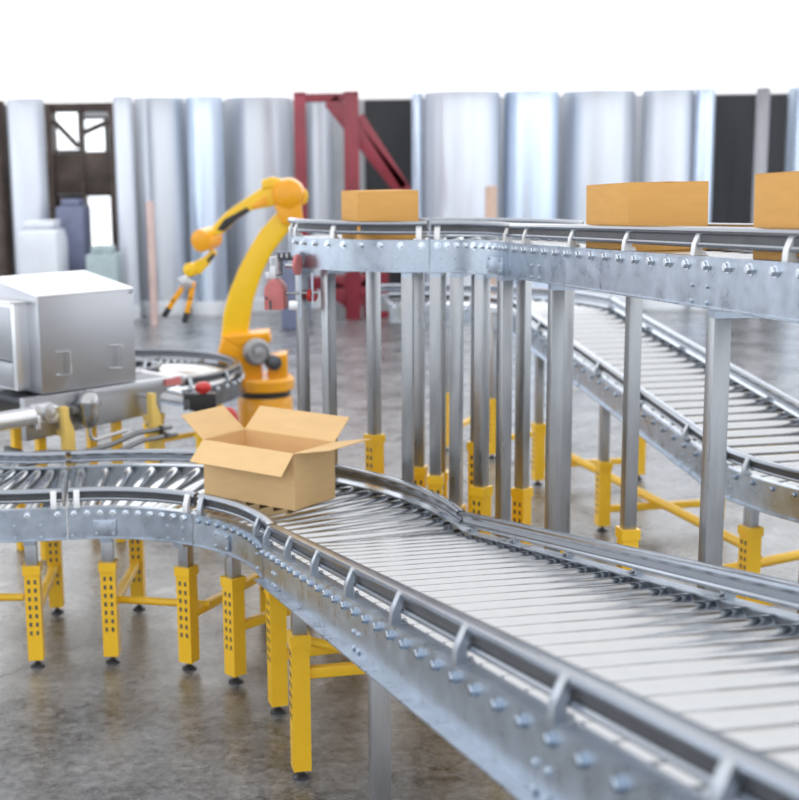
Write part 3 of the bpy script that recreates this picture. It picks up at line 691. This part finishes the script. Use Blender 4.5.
# silos and columns
M['silo_white'] = mat('white_silo_coating', (.62, .66, .73), .35, .30, .10, .7, stretch=(5, 5, .2))
M['silo_blue'] = mat('pale_blue_silo_steel', (.62, .72, .86), .75, .28, .10, .6, .06, stretch=(5, 5, .2))
M['silo_grey'] = mat('grey_silo_steel', (.60, .64, .70), .55, .34, .14, .6, .08, stretch=(6, 6, .2))
M['col_grey'] = mat('grey_column_paint', (.38, .38, .41), .1, .5, .2, 1, stretch=(4, 4, .3))
GC = 'tall tanks and pipes along the far wall'
def silo(nm, label, cat, x0, x1, Y, m, skirt=True, sx=None):
    a, c = bgx(x0, Y), bgx(x1, Y); r = (c - a) / 2; x = (a + c) / 2
    root = thing(nm, label, cat, (x, Y, 0), GC)
    part('shell', MB().lathe([(r, .25), (r, ZC - .004)], (x, Y, 0), (0, 0, 1), 48), m, root)
    part('base_skirt', MB().lathe([(r * 1.04, 0), (r * 1.04, .22), (r, .25)], (x, Y, 0), (0, 0, 1), 48), M['wall'], root)
    return root
silo('process_column', 'bright white column at the far left of the hall, above the steel cabinet', 'column', 14, 50, 24, M['silo_white'])
silo('vertical_pipe', 'bright bluish white pipe right of the daylit window', 'pipe', 118, 137, 23.6, M['silo_white'])
silo('storage_tank', 'pale blue grey tank behind the gripper of the robot', 'tank', 138, 189, 24.5, M['silo_grey'])
silo('storage_tank', 'light blue tank behind the robot forearm', 'tank', 190, 226, 24.2, M['silo_blue'])
silo('storage_tank', 'grey tank behind the robot elbow, left of the red frame', 'tank', 228, 294, 25.0, M['silo_grey'])
silo('process_column', 'light grey column inside the red steel frame', 'column', 308, 334, 25.2, M['silo_grey'])
silo('vertical_pipe', 'thin pale blue pipe right of the dark bay', 'pipe', 412, 423, 24.0, M['silo_blue'])
silo('storage_tank', 'wide bright white tank right of the smallest carton', 'tank', 425, 499, 24.0, M['silo_white'])
silo('storage_tank', 'light blue tank left of the middle carton', 'tank', 503, 557, 24.0, M['silo_blue'])
silo('storage_tank', 'grey tank directly behind the middle carton', 'tank', 561, 632, 24.4, M['silo_grey'])
silo('storage_tank', 'pale tank above the right half of the middle carton', 'tank', 640, 690, 24.2, M['silo_white'])
silo('vertical_pipe', 'light blue pipe at the left edge of the dark bay near the right', 'pipe', 692, 711, 23.9, M['silo_blue'])
silo('vertical_pipe', 'grey pipe standing in the dark bay near the right edge', 'pipe', 752, 765, 23.9, M['col_grey'])
silo('process_column', 'pale blue column at the right edge of the hall', 'column', 784, 830, 24.0, M['silo_blue'])
silo('process_column', 'dark column at the far left edge of the hall', 'column', -8, 11, 24.6, M['brown'])
b = MB(); x = bgx(491, 22.4); b.cyl((x, 22.4, 0), (x, 22.4, bgz(190, 22.4)), .10, 16); solo('vertical_pipe', b, mat('rust_paint', (.50, .36, .29), 0, .5, .2, 2), 'short rusty brown pipe in front of the white tank', 'pipe', (x, 22.4, 0))
b = MB(); x = bgx(151, 22.6); b.cyl((x, 22.6, 0), (x, 22.6, bgz(200, 22.6)), .07, 16); solo('vertical_pipe', b, mat('faded_pink_paint', (.50, .38, .36), 0, .5, .2, 2), 'short faded pinkish pipe left of the robot gripper', 'pipe', (x, 22.6, 0))
# white machine at the foot of the left column
def blk(nm, label, cat, x0, x1, y0, y1, Y, dep, m, bev=.05, parts=None):
    a, c = bgx(x0, Y), bgx(x1, Y); zt = bgz(y0, Y)
    root = thing(nm, label, cat, ((a + c) / 2, Y + dep / 2, 0))
    part('body', MB().box(((a + c) / 2, Y + dep / 2, zt / 2), (c - a, dep, zt)), m, root, bevel=bev)
    part('hood', MB().box(((a + c) / 2, Y + dep / 2, zt + .06), ((c - a) * .7, dep * .7, .12)), m, root, bevel=.03)
    return root
M['white_m'] = mat('white_machine_paint', (.58, .62, .68), 0, .4, .1, 1)
M['slate'] = mat('slate_blue_paint', (.13, .15, .24), 0, .45, .3, 1.5)
M['teal'] = mat('grey_teal_paint', (.30, .38, .40), 0, .45, .3, 2)
blk('process_machine', 'white machine at the foot of the left column, behind the steel cabinet', 'machine', 14, 58, 226, 300, 22.3, 1.0, M['white_m'], .2)
blk('process_machine', 'slate blue machine left of the daylit window', 'machine', 56, 84, 204, 300, 23.6, .8, M['slate'])
blk('process_machine', 'grey teal machine under the daylit window', 'machine', 84, 115, 252, 300, 22.4, .7, M['teal'])
blk('process_machine', 'slate purple machine behind the pink drive guard', 'machine', 280, 308, 262, 300, 21.6, .9, M['slate'])
# brown rack left
rk = thing('steel_rack', 'dark brown machinery rack around the windows at upper left', 'rack', (bgx(85, 25.3), 25.3, 0))
for x0, x1 in ((50, 57), (83, 87), (113, 118)):
    a, c = bgx(x0, 25.2), bgx(x1, 25.2); part('upright', MB().box(((a + c) / 2, 25.3, 1.92), (c - a, .3, 3.84)), M['brown'], rk, bevel=.01)
for y0, y1 in ((98, 112), (152, 192), (247, 262)):
    zt, zb_ = bgz(y0, 25.2), bgz(y1, 25.2); zt = min(zt, 3.84); part('shelf_panel', MB().box((bgx(84, 25.2), 25.35, (zt + zb_) / 2), (bgx(116, 25.2) - bgx(52, 25.2), .25, zt - zb_)), M['brown'], rk, bevel=.01)
for (x0, y0, x1, y1) in ((58, 120, 82, 146), (88, 132, 112, 122), (60, 196, 84, 204)):
    p0 = Vector((bgx(x0, 25.2), 25.25, bgz(y0, 25.2))); p1 = Vector((bgx(x1, 25.2), 25.25, bgz(y1, 25.2))); part('strut', MB().tube([p0, p1], .05, 8), M['brown'], rk)
part('back_panel', MB().box((bgx(70, 25.5), 25.6, bgz(222, 25.5)), (.50, .08, 1.1)), M['brown'], rk)
# red steel frame
rf = thing('steel_gantry', 'tall crimson steel gantry with diagonal braces behind the smallest carton', 'frame', (bgx(330, 23), 23, 0))
for x0, x1 in ((296, 308), (345, 360)):
    a, c = bgx(x0, 23), bgx(x1, 23); part('post', MB().box(((a + c) / 2, 23, 1.93), (c - a, .22, 3.86)), M['redframe'], rf, bevel=.01)
def rbar(x0, y0, x1, y1, wd, Y=23.0):
    p0 = Vector((bgx(x0, Y), Y, min(3.80, bgz(y0, Y)))); p1 = Vector((bgx(x1, Y), Y, bgz(y1, Y))); d = p1 - p0
    part('brace', MB().box((p0 + p1) / 2, (wd, .16, d.length), 0, 0, d.to_track_quat('Z', 'Y').to_matrix() @ Matrix.Rotation(pi / 2, 3, 'Z')), M['redframe'], rf, bevel=.01)
rbar(332, 104, 402, 192, .26); rbar(360, 120, 415, 206, .16); rbar(300, 102, 352, 102, .14); rbar(300, 285, 380, 281, .22); rbar(345, 310, 372, 280, .2); rbar(326, 230, 360, 228, .12); rbar(352, 240, 385, 285, .2)
rbar(330, 290, 362, 306, .3)
for x0 in (368, 384):
    a = bgx(x0, 23); part('post', MB().box((a, 23.2, 1.0), (.16, .2, 2.0)), M['redframe'], rf, bevel=.01)

# ------------------------------------------------------------------ light, world, camera
wd = bpy.data.worlds.new('daylight'); SC.world = wd; wd.use_nodes = True
nt = wd.node_tree; bg = nt.nodes['Background']; bg.inputs['Color'].default_value = (.86, .92, 1.0, 1); bg.inputs['Strength'].default_value = 1.35

ld = bpy.data.lights.new('far_floor_fill', 'AREA'); ld.shape = 'RECTANGLE'; ld.size = 18; ld.size_y = 9; ld.energy = 520; ld.color = (.96, .98, 1.0)  # added fill light brightening far floor and tanks, no real lamp
lo_ = bpy.data.objects.new('far_floor_fill', ld); COL.objects.link(lo_); lo_.location = (1.5, 18.5, 3.80)

cam = bpy.data.cameras.new('camera'); co = bpy.data.objects.new('camera', cam); COL.objects.link(co)
f_px, pitch, cx_px, roll = 1329.64, .17722, 323.38, -.0146
cam.sensor_fit = 'HORIZONTAL'; cam.sensor_width = 36; cam.lens = f_px / 799 * 36
cam.shift_x = (399.5 - cx_px) / 799
co.matrix_world = Matrix.Translation((0, 0, 2.7)) @ Matrix.Rotation(pi / 2 - pitch, 4, 'X') @ Matrix.Rotation(roll, 4, 'Z')
cam.dof.use_dof = True; cam.dof.focus_distance = 5.0; cam.dof.aperture_fstop = cam.lens / 1000 / .025
cam.clip_start = .05; cam.clip_end = 200
SC.camera = co
SC.view_settings.view_transform = 'Standard'; SC.view_settings.look = 'None'; SC.view_settings.exposure = 0.20; SC.view_settings.gamma = 1
